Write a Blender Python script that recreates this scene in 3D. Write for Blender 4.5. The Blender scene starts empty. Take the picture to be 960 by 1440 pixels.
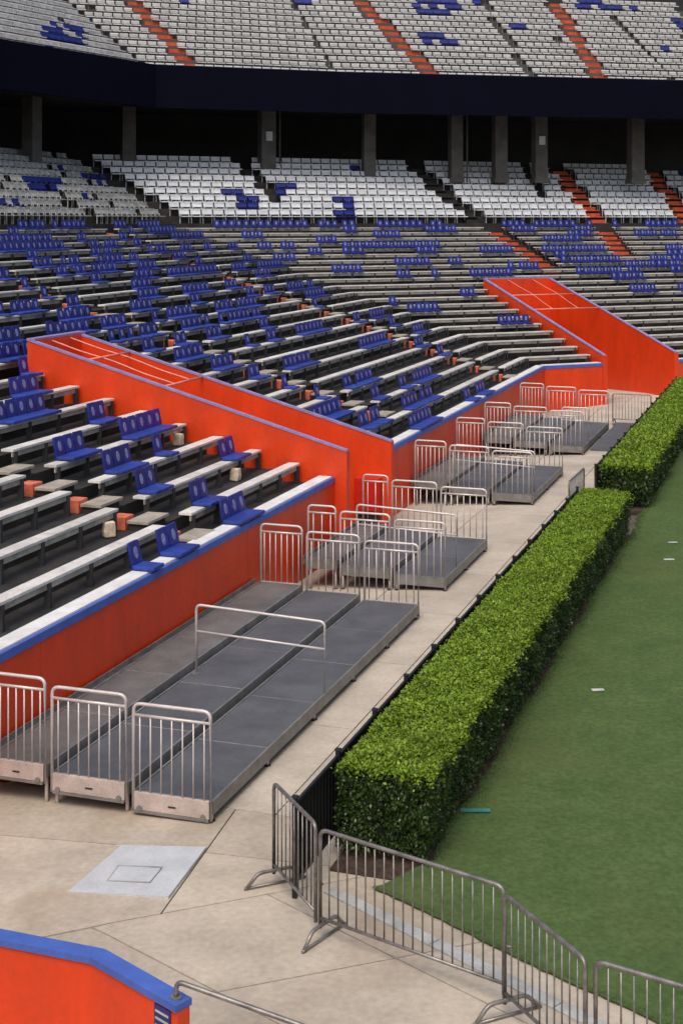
import bpy, bmesh, math, random
import numpy as np
from mathutils import Vector, Matrix
R = math.radians
random.seed(7); rng = np.random.default_rng(7)
sc = bpy.context.scene
col = sc.collection

# ------------------------------------------------------------------ camera, sky, sun, exposure
H = 7.2; F = 2000.0; HY = 310.0            # eye height (m), focal length and horizon row in photo pixels
cd = bpy.data.cameras.new('camera'); cam = bpy.data.objects.new('camera', cd); col.objects.link(cam)
cam.location = (0, 0, H); cam.rotation_euler = (R(90), 0, 0)
cd.sensor_fit = 'VERTICAL'; cd.sensor_height = 36; cd.lens = 36 * F / 1440; cd.shift_y = -(720 - HY) / 1440
cd.clip_start = 0.1; cd.clip_end = 2000
sc.camera = cam
SUN_EL, SUN_AZ = 58, -164                   # azimuth from +Y, negative = towards -X
w = bpy.data.worlds.new('World'); sc.world = w; w.use_nodes = True
nt = w.node_tree; bg = nt.nodes['Background']
sky = nt.nodes.new('ShaderNodeTexSky'); sky.sky_type = 'NISHITA'; sky.sun_disc = False
sky.sun_elevation = R(SUN_EL); sky.sun_rotation = R(SUN_AZ); sky.dust_density = 6; sky.air_density = 1.0; sky.ozone_density = 1.0
nt.links.new(sky.outputs[0], bg.inputs[0]); bg.inputs[1].default_value = 0.15
sd = bpy.data.lights.new('sun', 'SUN'); so = bpy.data.objects.new('sun', sd); col.objects.link(so)
sd.energy = 0.8; sd.angle = R(26); sd.color = (1.0, 0.93, 0.83)
d = Vector((math.sin(R(SUN_AZ)) * math.cos(R(SUN_EL)), math.cos(R(SUN_AZ)) * math.cos(R(SUN_EL)), math.sin(R(SUN_EL))))
so.rotation_euler = d.to_track_quat('Z', 'Y').to_euler(); so.location = d * 60
sc.view_settings.view_transform = 'Standard'; sc.view_settings.look = 'None'
sc.view_settings.exposure = 0.14; sc.view_settings.gamma = 1.0; sc.view_settings.use_curve_mapping = False

# ------------------------------------------------------------------ helpers
def V2(x, y): return Vector((x, y))
def PX(px, py, z=0.0):
    Y = F * (H - z) / (py - HY)
    return Vector(((px - 480) * Y / F, Y, z))
def proj(p): return (480 + F * p[0] / p[1], HY + F * (H - p[2]) / p[1])

class MB:
    """collects faces for one mesh"""
    def __init__(s): s.v = []; s.f = []
    def quad_box(s, c8):
        b = len(s.v); s.v += [tuple(p) for p in c8]
        s.f += [tuple(b + i for i in q) for q in ((3,2,1,0),(4,5,6,7),(0,1,5,4),(1,2,6,5),(2,3,7,6),(3,0,4,7))]
        return s
    def box(s, x0, x1, y0, y1, z0, z1):
        return s.quad_box([(x0,y0,z0),(x1,y0,z0),(x1,y1,z0),(x0,y1,z0),(x0,y0,z1),(x1,y0,z1),(x1,y1,z1),(x0,y1,z1)])
    def prism(s, poly, z0, z1):                       # poly: list of (x,y) ccw; z may be callables
        f0 = z0 if callable(z0) else (lambda x, y: z0); f1 = z1 if callable(z1) else (lambda x, y: z1)
        b = len(s.v); n = len(poly)
        s.v += [(p[0], p[1], f0(p[0], p[1])) for p in poly] + [(p[0], p[1], f1(p[0], p[1])) for p in poly]
        s.f.append(tuple(b + i for i in reversed(range(n)))); s.f.append(tuple(b + n + i for i in range(n)))
        for i in range(n):
            j = (i + 1) % n; s.f.append((b + i, b + j, b + n + j, b + n + i))
        return s
    def tube(s, pts, r, n=8, caps=True):
        pts = [Vector(p) for p in pts]; rings = []
        up = Vector((0.013, 0.021, 1)).normalized()
        for i, p in enumerate(pts):
            a = (pts[i] - pts[i-1]).normalized() if i > 0 else None
            c = (pts[i+1] - pts[i]).normalized() if i < len(pts) - 1 else None
            t = (a + c).normalized() if a and c else (a or c)
            x = t.cross(up)
            if x.length < 1e-3: x = t.cross(Vector((1, 0.1, 0)))
            x.normalize(); y = t.cross(x); k = 1.0
            if a and c: k = 1 / max(0.5, math.sqrt(max(0.1, (1 + a.dot(c)) / 2)))
            b = len(s.v)
            for q in range(n):
                an = 2 * math.pi * q / n; s.v.append(tuple(p + (x * math.cos(an) + y * math.sin(an)) * r))
            rings.append(b)
        for i in range(len(rings) - 1):
            for q in range(n):
                q2 = (q + 1) % n; s.f.append((rings[i]+q, rings[i]+q2, rings[i+1]+q2, rings[i+1]+q))
        if caps:
            s.f.append(tuple(rings[0] + q for q in reversed(range(n)))); s.f.append(tuple(rings[-1] + q for q in range(n)))
        return s
    def mesh(s, name, mat, smooth=False, bevel=0):
        me = bpy.data.meshes.new(name); me.from_pydata(s.v, [], s.f); me.update()
        bm = bmesh.new(); bm.from_mesh(me)
        bmesh.ops.recalc_face_normals(bm, faces=bm.faces)
        if bevel: bmesh.ops.bevel(bm, geom=list(bm.edges), offset=bevel, segments=2, profile=0.6, affect='EDGES')
        bm.to_mesh(me); bm.free()
        if smooth:
            for p in me.polygons: p.use_smooth = True
        if mat: me.materials.append(M[mat])
        return me
    def build(s, name, mat, parent=None, smooth=False, bevel=0):
        return link(name, s.mesh(name, mat, smooth, bevel), parent)

def link(name, me, parent=None, mw=None):
    o = bpy.data.objects.new(name, me); col.objects.link(o)
    if parent: o.parent = parent
    if mw is not None: o.matrix_basis = mw
    return o
def empty(name, loc=(0,0,0), rz=0, label=None, cat=None, group=None):
    o = bpy.data.objects.new(name, None); col.objects.link(o); o.empty_display_size = 0.2
    o.location = loc; o.rotation_euler = (0, 0, rz); tag(o, label, cat, group); return o
def tag(o, label=None, cat=None, group=None, kind=None):
    if label: o['label'] = label
    if cat: o['category'] = cat
    if group: o['group'] = group
    if kind: o['kind'] = kind
    return o
def bend(p0, p1, p2, r, n=4):
    """points of a rounded corner at p1"""
    p0, p1, p2 = Vector(p0), Vector(p1), Vector(p2)
    a = p1 + (p0 - p1).normalized() * r; c = p1 + (p2 - p1).normalized() * r
    return [a.lerp(p1, t).lerp(p1.lerp(c, t), t) for t in [i / n for i in range(n + 1)]]

# ------------------------------------------------------------------ materials
M = {}
def mat(name, base, rough=0.6, var=0.15, scale=3.0, metal=0.0, bump=0.0, bscale=40, col2=None, island=0.0, spec=0.5, streak=None, fine=0.0, detail=5, stain=None):
    m = bpy.data.materials.new(name); m.use_nodes = True; nt = m.node_tree; N = nt.nodes; L = nt.links
    b = N['Principled BSDF']; b.inputs['Roughness'].default_value = rough; b.inputs['Metallic'].default_value = metal
    b.inputs['Specular IOR Level'].default_value = spec
    tc = N.new('ShaderNodeTexCoord'); geo = N.new('ShaderNodeNewGeometry')
    c2 = col2 or tuple(max(0, c * (1 - 2.2 * var)) for c in base); c1 = tuple(min(1, c * (1 + var)) for c in base)
    no = N.new('ShaderNodeTexNoise'); no.inputs['Scale'].default_value = scale; no.inputs['Detail'].default_value = detail; no.inputs['Roughness'].default_value = 0.62
    src = geo.outputs['Position']
    if streak:
        mp = N.new('ShaderNodeMapping'); mp.inputs['Scale'].default_value = streak; L.new(src, mp.inputs[0]); src = mp.outputs[0]
    L.new(src, no.inputs['Vector'])
    rp = N.new('ShaderNodeValToRGB'); rp.color_ramp.elements[0].position = 0.32; rp.color_ramp.elements[1].position = 0.68
    rp.color_ramp.elements[0].color = (*c2, 1); rp.color_ramp.elements[1].color = (*c1, 1)
    L.new(no.outputs['Fac'], rp.inputs[0]); out = rp.outputs[0]
    if fine:
        n3 = N.new('ShaderNodeTexNoise'); n3.inputs['Scale'].default_value = scale * 14; n3.inputs['Detail'].default_value = 3; L.new(geo.outputs['Position'], n3.inputs['Vector'])
        mr = N.new('ShaderNodeMapRange'); mr.inputs[1].default_value = 0.3; mr.inputs[2].default_value = 0.7; mr.inputs[3].default_value = 1 - fine; mr.inputs[4].default_value = 1 + fine
        L.new(n3.outputs['Fac'], mr.inputs[0])
        mx = N.new('ShaderNodeVectorMath'); mx.operation = 'SCALE'; L.new(out, mx.inputs[0]); L.new(mr.outputs[0], mx.inputs['Scale']); out = mx.outputs[0]
    if stain:                                            # spilled rust and damp marks with shapes of their own
        n4 = N.new('ShaderNodeTexNoise'); n4.inputs['Scale'].default_value = stain[1]; n4.inputs['Detail'].default_value = 6; n4.inputs['Distortion'].default_value = 0.6
        L.new(geo.outputs['Position'], n4.inputs['Vector'])
        r4 = N.new('ShaderNodeMapRange'); r4.inputs[1].default_value = stain[2]; r4.inputs[2].default_value = stain[2] + 0.16; r4.inputs[4].default_value = stain[3]; L.new(n4.outputs['Fac'], r4.inputs[0])
        m4 = N.new('ShaderNodeMix'); m4.data_type = 'RGBA'; L.new(r4.outputs[0], m4.inputs[0]); L.new(out, m4.inputs[6]); m4.inputs[7].default_value = (*stain[0], 1); out = m4.outputs[2]
    if island:
        mr = N.new('ShaderNodeMapRange'); mr.inputs[3].default_value = 1 - island; mr.inputs[4].default_value = 1 + island
        oi = N.new('ShaderNodeObjectInfo'); ad = N.new('ShaderNodeMath'); ad.operation = 'ADD'; fr = N.new('ShaderNodeMath'); fr.operation = 'FRACT'
        L.new(geo.outputs['Random Per Island'], ad.inputs[0]); L.new(oi.outputs['Random'], ad.inputs[1]); L.new(ad.outputs[0], fr.inputs[0])
        L.new(fr.outputs[0], mr.inputs[0])
        mx = N.new('ShaderNodeVectorMath'); mx.operation = 'SCALE'; L.new(out, mx.inputs[0]); L.new(mr.outputs[0], mx.inputs['Scale']); out = mx.outputs[0]
    L.new(out, b.inputs['Base Color'])
    if bump:
        n2 = N.new('ShaderNodeTexNoise'); n2.inputs['Scale'].default_value = bscale; n2.inputs['Detail'].default_value = 4; L.new(geo.outputs['Position'], n2.inputs['Vector'])
        bp = N.new('ShaderNodeBump'); bp.inputs['Strength'].default_value = bump; bp.inputs['Distance'].default_value = 0.01
        L.new(n2.outputs['Fac'], bp.inputs['Height']); L.new(bp.outputs[0], b.inputs['Normal'])
    M[name] = m; return m
mat('orange', (0.70, 0.050, 0.006), 0.42, 0.07, 1.2, bump=0.06, bscale=25, streak=(1.5, 1.5, 0.5), fine=0.06, stain=((0.42, 0.045, 0.012), 1.7, 0.56, 0.35))
mat('orange_step', (0.72, 0.17, 0.085), 0.7, 0.2, 5, bump=0.1)
mat('blue_trim', (0.062, 0.125, 0.45), 0.5, 0.1, 4, fine=0.1)
mat('rim', (0.30, 0.24, 0.46), 0.5, 0.12, 4)
mat('white_ledge', (0.74, 0.74, 0.72), 0.55, 0.08, 3, fine=0.08)
mat('blue_seat', (0.009, 0.017, 0.185), 0.42, 0.15, 6, island=0.25)
mat('blue_pad', (0.018, 0.046, 0.30), 0.5, 0.15, 6, island=0.2)
mat('emblem', (0.24, 0.25, 0.48), 0.5, 0.3, 30)
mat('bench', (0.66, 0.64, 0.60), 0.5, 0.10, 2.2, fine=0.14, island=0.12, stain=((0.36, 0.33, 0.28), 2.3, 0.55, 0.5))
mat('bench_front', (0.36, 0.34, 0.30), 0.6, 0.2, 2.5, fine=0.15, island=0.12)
mat('bracket', (0.035, 0.035, 0.037), 0.6)
mat('terrace', (0.030, 0.028, 0.026), 0.9, 0.3, 1.6, bump=0.2, fine=0.3)
mat('tan_step', (0.36, 0.32, 0.26), 0.85, 0.15, 3, fine=0.12)
mat('deck', (0.098, 0.103, 0.112), 0.62, 0.14, 1.5, bump=0.12, bscale=90, fine=0.10, island=0.07)
mat('deck_worn', (0.140, 0.137, 0.133), 0.65, 0.16, 1.5, bump=0.12, bscale=90, fine=0.12, island=0.07)
mat('deck_edge', (0.23, 0.225, 0.215), 0.5, 0.15, 4, metal=0.3, fine=0.1)
mat('seam', (0.26, 0.26, 0.26), 0.5, 0.2, 8)
mat('channel', (0.10, 0.10, 0.10), 0.6, 0.15, 4)
mat('skirt', (0.50, 0.425, 0.39), 0.5, 0.12, 4, metal=0.1, fine=0.12)
mat('rail', (0.62, 0.575, 0.55), 0.4, 0.08, 5, metal=0.3)
mat('dark_metal', (0.03, 0.03, 0.03), 0.5, 0.1, 5)
mat('barrier', (0.27, 0.255, 0.24), 0.42, 0.2, 8, metal=0.6, fine=0.15)
mat('fence', (0.012, 0.012, 0.013), 0.5, 0.1, 5)
mat('concrete', (0.45, 0.395, 0.315), 0.85, 0.10, 0.9, bump=0.15, bscale=60, fine=0.10, island=0.08, detail=8, stain=((0.27, 0.20, 0.13), 0.55, 0.54, 0.55))
mat('walk', (0.49, 0.435, 0.355), 0.85, 0.10, 0.9, bump=0.15, bscale=60, fine=0.08, island=0.05, detail=8, stain=((0.30, 0.26, 0.20), 0.5, 0.55, 0.45))
mat('base_ground', (0.10, 0.088, 0.07), 0.95, 0.2, 2)
mat('kerb', (0.40, 0.41, 0.40), 0.8, 0.12, 3, fine=0.12)
mat('plate', (0.50, 0.53, 0.55), 0.5, 0.06, 3, metal=0.0, fine=0.08)
mat('plate_seam', (0.40, 0.41, 0.40), 0.6)
mat('grass', (0.080, 0.122, 0.042), 0.95, 0.05, 1.1, bump=0.4, bscale=120, fine=0.20, col2=(0.060, 0.102, 0.034), spec=0.1, detail=12, stain=((0.100, 0.110, 0.046), 0.3, 0.50, 0.35))
mat('mulch', (0.060, 0.036, 0.024), 0.95, 0.3, 14, bump=0.5, bscale=50, fine=0.3)
mat('leaf', (0.215, 0.335, 0.026), 0.45, 0.14, 2.2, island=0.34, spec=0.35)  # young top growth, colour raised further to put the top light into it
mat('leaf_mature_shaded', (0.048, 0.090, 0.017), 0.36, 0.22, 3.0, island=0.45, spec=0.5)  # older side growth, colour lowered further to put the side shade into it
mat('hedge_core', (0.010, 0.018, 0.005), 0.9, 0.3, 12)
mat('stem', (0.05, 0.035, 0.022), 0.9)
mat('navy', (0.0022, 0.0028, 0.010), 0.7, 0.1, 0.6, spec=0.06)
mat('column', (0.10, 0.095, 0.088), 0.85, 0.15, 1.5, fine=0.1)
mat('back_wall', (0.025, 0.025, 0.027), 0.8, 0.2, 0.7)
mat('upper_step', (0.085, 0.085, 0.083), 0.85, 0.15, 1)
mat('white_seat', (0.58, 0.62, 0.66), 0.45, 0.08, 4, island=0.10)
mat('seat_rim', (0.68, 0.69, 0.69), 0.4, 0.06, 4, island=0.12)
mat('upper_seat', (0.33, 0.325, 0.315), 0.45, 0.1, 4, island=0.22)
mat('grey_seat', (0.40, 0.41, 0.39), 0.45, 0.15, 4, island=0.2)
mat('aisle_orange', (0.50, 0.085, 0.030), 0.75, 0.18, 3, fine=0.12)
mat('cream', (0.68, 0.56, 0.40), 0.7, 0.15, 12)
mat('red_box', (0.55, 0.02, 0.01), 0.4, 0.1, 5)
mat('card', (0.46, 0.50, 0.46), 0.7)
mat('teal', (0.05, 0.22, 0.20), 0.6)
mat('sign_navy', (0.03, 0.025, 0.16), 0.5)

def leafy(m):
    nt = m.node_tree; N = nt.nodes; L = nt.links; b = N['Principled BSDF']; out = N['Material Output']
    tr = N.new('ShaderNodeBsdfTranslucent'); mx = N.new('ShaderNodeMixShader'); mx.inputs[0].default_value = 0.3
    src = b.inputs['Base Color'].links[0].from_socket; L.new(src, tr.inputs[0]); L.new(b.outputs[0], mx.inputs[1]); L.new(tr.outputs[0], mx.inputs[2]); L.new(mx.outputs[0], out.inputs[0])
leafy(M['leaf']); leafy(M['leaf_mature_shaded'])
# ------------------------------------------------------------------ stand geometry (plan)
AU = R(18.57); U1 = V2(math.sin(AU), math.cos(AU)); N1 = V2(-U1.y, U1.x)
AD = R(66); U2 = V2(math.sin(AD), math.cos(AD)); N2 = V2(-U2.y, U2.x)
VC = V2(7.85, 55.1); TM = math.tan((AD - AU) / 2)
RZ = {1: math.atan2(U1.y, U1.x), 2: math.atan2(U2.y, U2.x)}
def P(sec, a, o):
    return VC + (U1 * a + N1 * o if sec == 1 else U2 * a + N2 * o)
TREAD, RISE, Z0 = 0.912, 0.250, 1.587
NB = 22
ROW = [(k, TREAD * k, Z0 + RISE * k) for k in range(NB)]          # (index, offset, seat height); row 0 = front ledge
CH = [(j, 20.55 + 0.824 * j, 7.045 + 0.371 * j) for j in range(9)]     # chair rows: offset, floor height
def a_at_px(sec, o, px):
    u = U1 if sec == 1 else U2; n = N1 if sec == 1 else N2; m = (px - 480) / F; b = VC + n * o
    return (m * b.y - b.x) / (u.x - m * u.y)
def py_at(sec, a, o, z): return proj((*P(sec, a, o), z))[1]
AIS = {  # aisles traced on the ground of the stand (photo pixels, upper end first)
 'A': (1, [(-90, 620), (3, 655), (245, 742)]),
 'B': (1, [(-30, 372), (22, 392), (102, 425), (187, 452), (268, 482), (348, 512), (432, 543), (554, 584)]),
 'C': (1, [(100, 300), (150, 322), (217, 347), (342, 392), (405, 417), (470, 437), (535, 460), (599, 484), (661, 507), (720, 528)]),
 'D': (2, [(325, 222), (395, 299)]),
 'E': (2, [(560, 222), (640, 297), (745, 365), (775, 388)]),
 'F': (2, [(722, 226), (768, 291)]),
 'G': (2, [(770, 226), (876, 367)]),
 'I': (2, [(895, 226), (957, 302), (985, 340)]),
}
def aisle_a(key, o, z):
    """where along a row (offset o, height z) the aisle crosses it; None when it does not reach that row"""
    sec, pts = AIS[key]
    for (x0, y0), (x1, y1) in zip(pts[:-1], pts[1:]):
        def g(t):
            x = x0 + (x1 - x0) * t; a = a_at_px(sec, o, x); return py_at(sec, a, o, z) - (y0 + (y1 - y0) * t), a
        g0, g1 = g(0)[0], g(1)[0]
        if g0 * g1 <= 0:
            lo, hi = 0.0, 1.0
            for _ in range(40):
                mid = (lo + hi) / 2
                if g(mid)[0] * g0 > 0: lo = mid
                else: hi = mid
            return g(lo)[1]
    return None

# near and far tunnel mouths (vomitories)
T1 = dict(sec=1, a0=-25.15, a1=-22.7, of=-0.29, of2=-0.64, ob=7.67, zf=2.12, zb=4.35)
T2 = dict(sec=2, a0=2.70, a1=6.33, of=-0.02, of2=-0.02, ob=9.48, zf=1.855, zb=4.52)

# ------------------------------------------------------------------ ground
O = V2(-1.53, 17.0)                                               # near field-side corner of the first platform row
def LW(l, wv): return O + U1 * l + N1 * wv
def lw(p): q = V2(p[0], p[1]) - O; return q.dot(U1), q.dot(N1)
def gz(x, y):
    l, wv = lw((x, y)); return -0.070 * min(max(wv, 0), 3.4) if l < 60 else 0
def G(px, py):
    p = PX(px, py, 0)
    for _ in range(6): p = PX(px, py, gz(p.x, p.y))
    return V2(p.x, p.y)
mb = MB(); gx = [-400, -60, -20, -8, -5, -4, -3, -2, -1, 0, 2, 8, 20, 60, 400]
for (la, lb) in ((-400, -17), (-17, -2), (-2, 15), (15, 38), (38, 400)):
    for (wa, wb) in ((-400, -40), (-40, 0), (0, 3.4), (3.4, 40), (40, 400)):
        q = [LW(la, wa), LW(lb, wa), LW(lb, wb), LW(la, wb)]
        b = len(mb.v); mb.v += [(p.x, p.y, -0.09 - 0.070 * min(max(ww, 0), 3.4)) for p, ww in zip(q, (wa, wa, wb, wb))]; mb.f.append((b, b+1, b+2, b+3))
tag(mb.build('ground', 'base_ground'), kind='structure')

apron = empty('concrete_apron'); tag(apron, kind='structure')
def clip(poly, p, q, keep_left=True):
    out = []; dxy = q - p; s = 1 if keep_left else -1
    def side(r): return s * (dxy.x * (r.y - p.y) - dxy.y * (r.x - p.x))
    for i in range(len(poly)):
        a, b = poly[i], poly[(i + 1) % len(poly)]; sa, sb = side(a), side(b)
        if sa >= 0: out.append(a)
        if sa * sb < 0: out.append(a.lerp(b, sa / (sa - sb)))
    return out
def area(poly): return 0.5 * sum(poly[i].x * poly[(i+1) % len(poly)].y - poly[(i+1) % len(poly)].x * poly[i].y for i in range(len(poly)))
def inset(poly, dd):
    res = poly
    for i in range(len(poly)):
        a, b = poly[i], poly[(i + 1) % len(poly)]; t = (b - a)
        if t.length < 1e-4: continue
        t.normalize(); nn = V2(-t.y, t.x) * dd; res = clip(res, a + nn, b + nn) if res else res
    return res
def slab(poly, m, dz=0.0):
    if len(poly) < 3: return
    if area(poly) < 0: poly = poly[::-1]
    if abs(area(poly)) < 0.02: return
    poly = inset(poly, 0.009)
    # crease of the drainage fall
    for keep in (True, False):
        q = clip(poly, O - U1 * 100, O + U1 * 100, keep)
        if len(q) >= 3 and abs(area(q)) > 0.005:
            MB().prism(q, lambda x, y: gz(x, y) - 0.07 + dz, lambda x, y: gz(x, y) + dz).build('slab', m, apron)
plaza = [LW(-13, 9), LW(-13, -14), LW(0.45, -14), LW(0.45, 3.0), LW(-1.2, 3.0), LW(-1.2, 9)]
plaza = [LW(-13, 9), LW(-13, -14), LW(0.45, -14), LW(0.45, 9)]
pieces = [plaza]
def cut(pcs, p, q, test):
    out = []
    for poly in pcs:
        c = sum(poly, V2(0, 0)) / len(poly)
        if test(c):
            for k in (True, False):
                h = clip(poly, p, q, k)
                if len(h) >= 3 and abs(area(h)) > 0.02: out.append(h)
        else: out.append(poly)
    return out
def below(p, q):
    return lambda c: (q - p).x * (c.y - p.y) - (q - p).y * (c.x - p.x) < 0
j1a, j1b = G(81, 1316), G(400, 1253); j2a, j2b = G(142, 1310), G(306, 1395); j3a, j3b = G(306, 1395), G(553, 1348)
j4a, j4b = G(507, 1323), G(690, 1414); j5a, j5b = G(290, 1199), G(380, 1209); j6a, j6b = G(290, 1196), G(225, 1287)
A1 = lambda c: True
pieces = cut(pieces, j1a, j1b, A1); b1 = below(j1a, j1b)
pieces = cut(pieces, j6a, j6b, lambda c: not b1(c)); b6 = below(j6b, j6a)
pieces = cut(pieces, j5a, j5b, lambda c: not b1(c))
pieces = cut(pieces, j2a, j2b, b1)
r2 = lambda c: (j2b - j2a).x * (c.y - j2a.y) - (j2b - j2a).y * (c.x - j2a.x) > 0
pieces = cut(pieces, j3a, j3b, lambda c: b1(c) and r2(c))
pieces = cut(pieces, j4a, j4b, lambda c: b1(c) and r2(c))
for q in pieces: slab(q, 'concrete')
# walkway slabs along the platforms
ls = [0.45 + 3.05 * i for i in range(14)]
for la, lb in zip(ls[:-1], ls[1:]):
    for wa, wb in ((-1.75, -0.62), (-0.62, 1.2), (1.2, 3.7)):
        slab([LW(la, wa), LW(lb, wa), LW(lb, wb), LW(la, wb)], 'walk')
for i in range(9):                                                  # apron in front of the end stand
    for q in range(4):
        slab([LW(40.1 + 3.05 * q, -24 + 3.05 * i), LW(43.15 + 3.05 * q, -24 + 3.05 * i), LW(43.15 + 3.05 * q, -20.95 + 3.05 * i), LW(40.1 + 3.05 * q, -20.95 + 3.05 * i)], 'walk')
for (t0, t1) in ((6.15, -0.2), ):
    pass
# grass field with a ragged near edge
e0, e1 = G(527, 1253), G(885, 1425); ed = (e1 - e0).normalized(); en = V2(-ed.y, ed.x)
edge = []
t = -0.05
while t < 24:
    edge.append(e0 + ed * t + en * (random.uniform(-0.012, 0.012) + 0.02 * math.sin(t * 2.3))); t += 0.11
side_l = []
l, _ = lw(e0)
e_l, e_w = lw(e0)
pts = [LW(e_l + 0.45, e_w - 0.25), LW(-0.15, -2.75)]
l = 0.2
while l < 40:
    pts.append(LW(l, -2.74 + 0.05 * math.sin(l * 1.7) + random.uniform(-0.04, 0.04))); l += 0.22
V_, F_ = [], []
def gquad(a, b, c, d_):
    k = len(V_); V_.extend([(p.x, p.y, 0.028) for p in (a, b, c, d_)]); F_.append((k, k+1, k+2, k+3))
l0 = -0.15
for a, b in zip(edge[:-1], edge[1:]):
    la, wa = lw(a); lb, wb = lw(b)
    up = lambda l_, w_: min(l0, max(l_, e_l + (l0 - e_l) * (e_w - w_) / (e_w + 2.75))) if w_ > -2.75 else max(l_, l0)
    gquad(a, b, LW(up(lb, wb), wb), LW(up(la, wa), wa))
sp = [p for p in pts[1:] if p.y < 56]
for a, b in zip(sp[:-1], sp[1:]):
    la, _ = lw(a); lb, _ = lw(b); gquad(a, LW(la, -62), LW(lb, -62), b)
me = bpy.data.meshes.new('field_grass'); me.from_pydata(V_, [], F_)
bm = bmesh.new(); bm.from_mesh(me); bmesh.ops.recalc_face_normals(bm, faces=bm.faces)
for f_ in bm.faces:
    if f_.normal.z < 0: f_.normal_flip()
bm.to_mesh(me); bm.free(); me.materials.append(M['grass'])
tag(link('field_grass', me), kind='structure')
# short turf blades: along the ragged edges and over the near field
def blades(n, pick, hgt):
    v = np.zeros((n * 3, 3)); k = 0
    pts_ = pick(n); an = rng.uniform(0, 2 * np.pi, n); h = rng.uniform(0.5, 1.2, n) * hgt; ln = rng.normal(0, 0.5, (n, 2)) * hgt
    wd = 0.004
    v[0::3, 0] = pts_[:, 0] - np.cos(an) * wd; v[0::3, 1] = pts_[:, 1] - np.sin(an) * wd; v[0::3, 2] = 0.026
    v[1::3, 0] = pts_[:, 0] + np.cos(an) * wd; v[1::3, 1] = pts_[:, 1] + np.sin(an) * wd; v[1::3, 2] = 0.026
    v[2::3, 0] = pts_[:, 0] + ln[:, 0]; v[2::3, 1] = pts_[:, 1] + ln[:, 1]; v[2::3, 2] = 0.026 + h
    return v
def tri_mesh(name, v, k, m):
    n = len(v) // k; me = bpy.data.meshes.new(name); me.vertices.add(len(v)); me.vertices.foreach_set('co', v.astype(np.float32).ravel())
    me.loops.add(n * k); me.loops.foreach_set('vertex_index', np.arange(n * k, dtype=np.int32))
    me.polygons.add(n); me.polygons.foreach_set('loop_start', np.arange(0, n * k, k, dtype=np.int32)); me.polygons.foreach_set('loop_total', np.full(n, k, dtype=np.int32))
    me.update(calc_edges=True); me.materials.append(M[m]); return me
eE = np.array([(p.x, p.y) for p in edge[:70]]); eS = np.array([(p.x, p.y) for p in pts[1:120]])
def pick_edge(n):
    i = rng.integers(0, len(eE) - 1, n); f = rng.random((n, 1)); q = eE[i] * (1 - f) + eE[i + 1] * f
    return q + np.array([[en.x, en.y]]) * np.abs(rng.normal(0, 0.06, (n, 1)))
def pick_side(n):
    i = rng.integers(0, len(eS) - 1, n); f = rng.random((n, 1)); q = eS[i] * (1 - f) + eS[i + 1] * f
    return q - np.array([[N1.x, N1.y]]) * np.abs(rng.normal(0, 0.08, (n, 1)))
gv = np.concatenate([blades(7000, pick_edge, 0.012), blades(16000, pick_side, 0.03)])
tag(link('turf_blades', tri_mesh('turf_blades', gv, 3, 'grass')), 'short green grass blades along the edge of the playing field', 'grass', kind='stuff')
# soil under the hedges and pale kerb strip beside the field corner
for nm, la, lb in (('mulch_bed', -0.75, 17.3), ('mulch_bed', 20.0, 42.0)):
    q = [LW(la, -1.72), LW(la, -3.15), LW(lb, -3.15), LW(lb, -1.72)]
    q = [q[0], q[3], q[2], q[1]]
    MB().prism(q[::-1], -0.08, 0.018).build(nm, 'mulch')['kind'] = 'structure'
k0, k1 = G(455, 1256), G(690, 1376); kd = (k1 - k0).normalized(); kn = V2(-kd.y, kd.x)
for i in range(5):
    a, b = k0 + kd * (1.55 * i), k0 + kd * (1.55 * i + 1.535)
    q = [a, b, b + kn * 0.16, a + kn * 0.16]
    MB().prism(q, -0.05, 0.022).build('kerb_stone', 'kerb')['kind'] = 'structure'
# steel floor plate
q = [G(163, 1192), G(290, 1195), G(237, 1265), G(93, 1258)][::-1]
pl = empty('floor_plate', (*G(195, 1228), gz(*G(195, 1228))), 0, 'pale steel cover plate lying on the concrete before the platforms', 'cover plate')
c0 = G(195, 1228); z0 = gz(*c0)
def loc(poly): return [V2(p.x - c0.x, p.y - c0.y) for p in poly]
zf = lambda x, y: gz(x + c0.x, y + c0.y) - z0
MB().prism(loc(q), lambda x, y: zf(x, y) + 0.002, lambda x, y: zf(x, y) + 0.035).build('sheet', 'plate', pl)
q2 = [G(166, 1221), G(229, 1223), G(211, 1245), G(150, 1243)][::-1]
q3 = inset(q2, 0.012)
for i in range(4):
    j = (i + 1) % 4
    MB().prism(loc([q2[i], q2[j], q3[j], q3[i]]), lambda x, y: zf(x, y) + 0.03, lambda x, y: zf(x, y) + 0.0365).build('lid_seam', 'plate_seam', pl)

# ------------------------------------------------------------------ lower stand: terraces, front wall
stand = empty('lower_grandstand', (0, 0, 0), 0, 'dark concrete stepped lower grandstand carrying the bench rows', 'grandstand')
def strip(sec, a0, a1, o0, o1, z0, z1):
    return MB().quad_box([(*P(sec, a, o), z) for z in (z0, z1) for a, o in ((a0, o0), (a1, o0), (a1, o1), (a0, o1))])
def lim(o): return TM * o
A_LO, A_HI = -62.0, 44.0
def terrace(sec, a0, a1, o0, o1, z0, z1, m='terrace'):
    # mitre the corner end
    e = 1e9
    if sec == 1:
        c = [(a0, o0), (lim(o0) if a1 is None else a1, o0), (lim(o1) if a1 is None else a1, o1), (a0, o1)]
    else:
        c = [(-lim(o0) if a0 is None else a0, o0), (a1, o0), (a1, o1), (-lim(o1) if a0 is None else a0, o1)]
    MB().quad_box([(*P(sec, a, o), z) for z in (z0, z1) for a, o in c]).build('terrace_step', m, stand)
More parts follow.
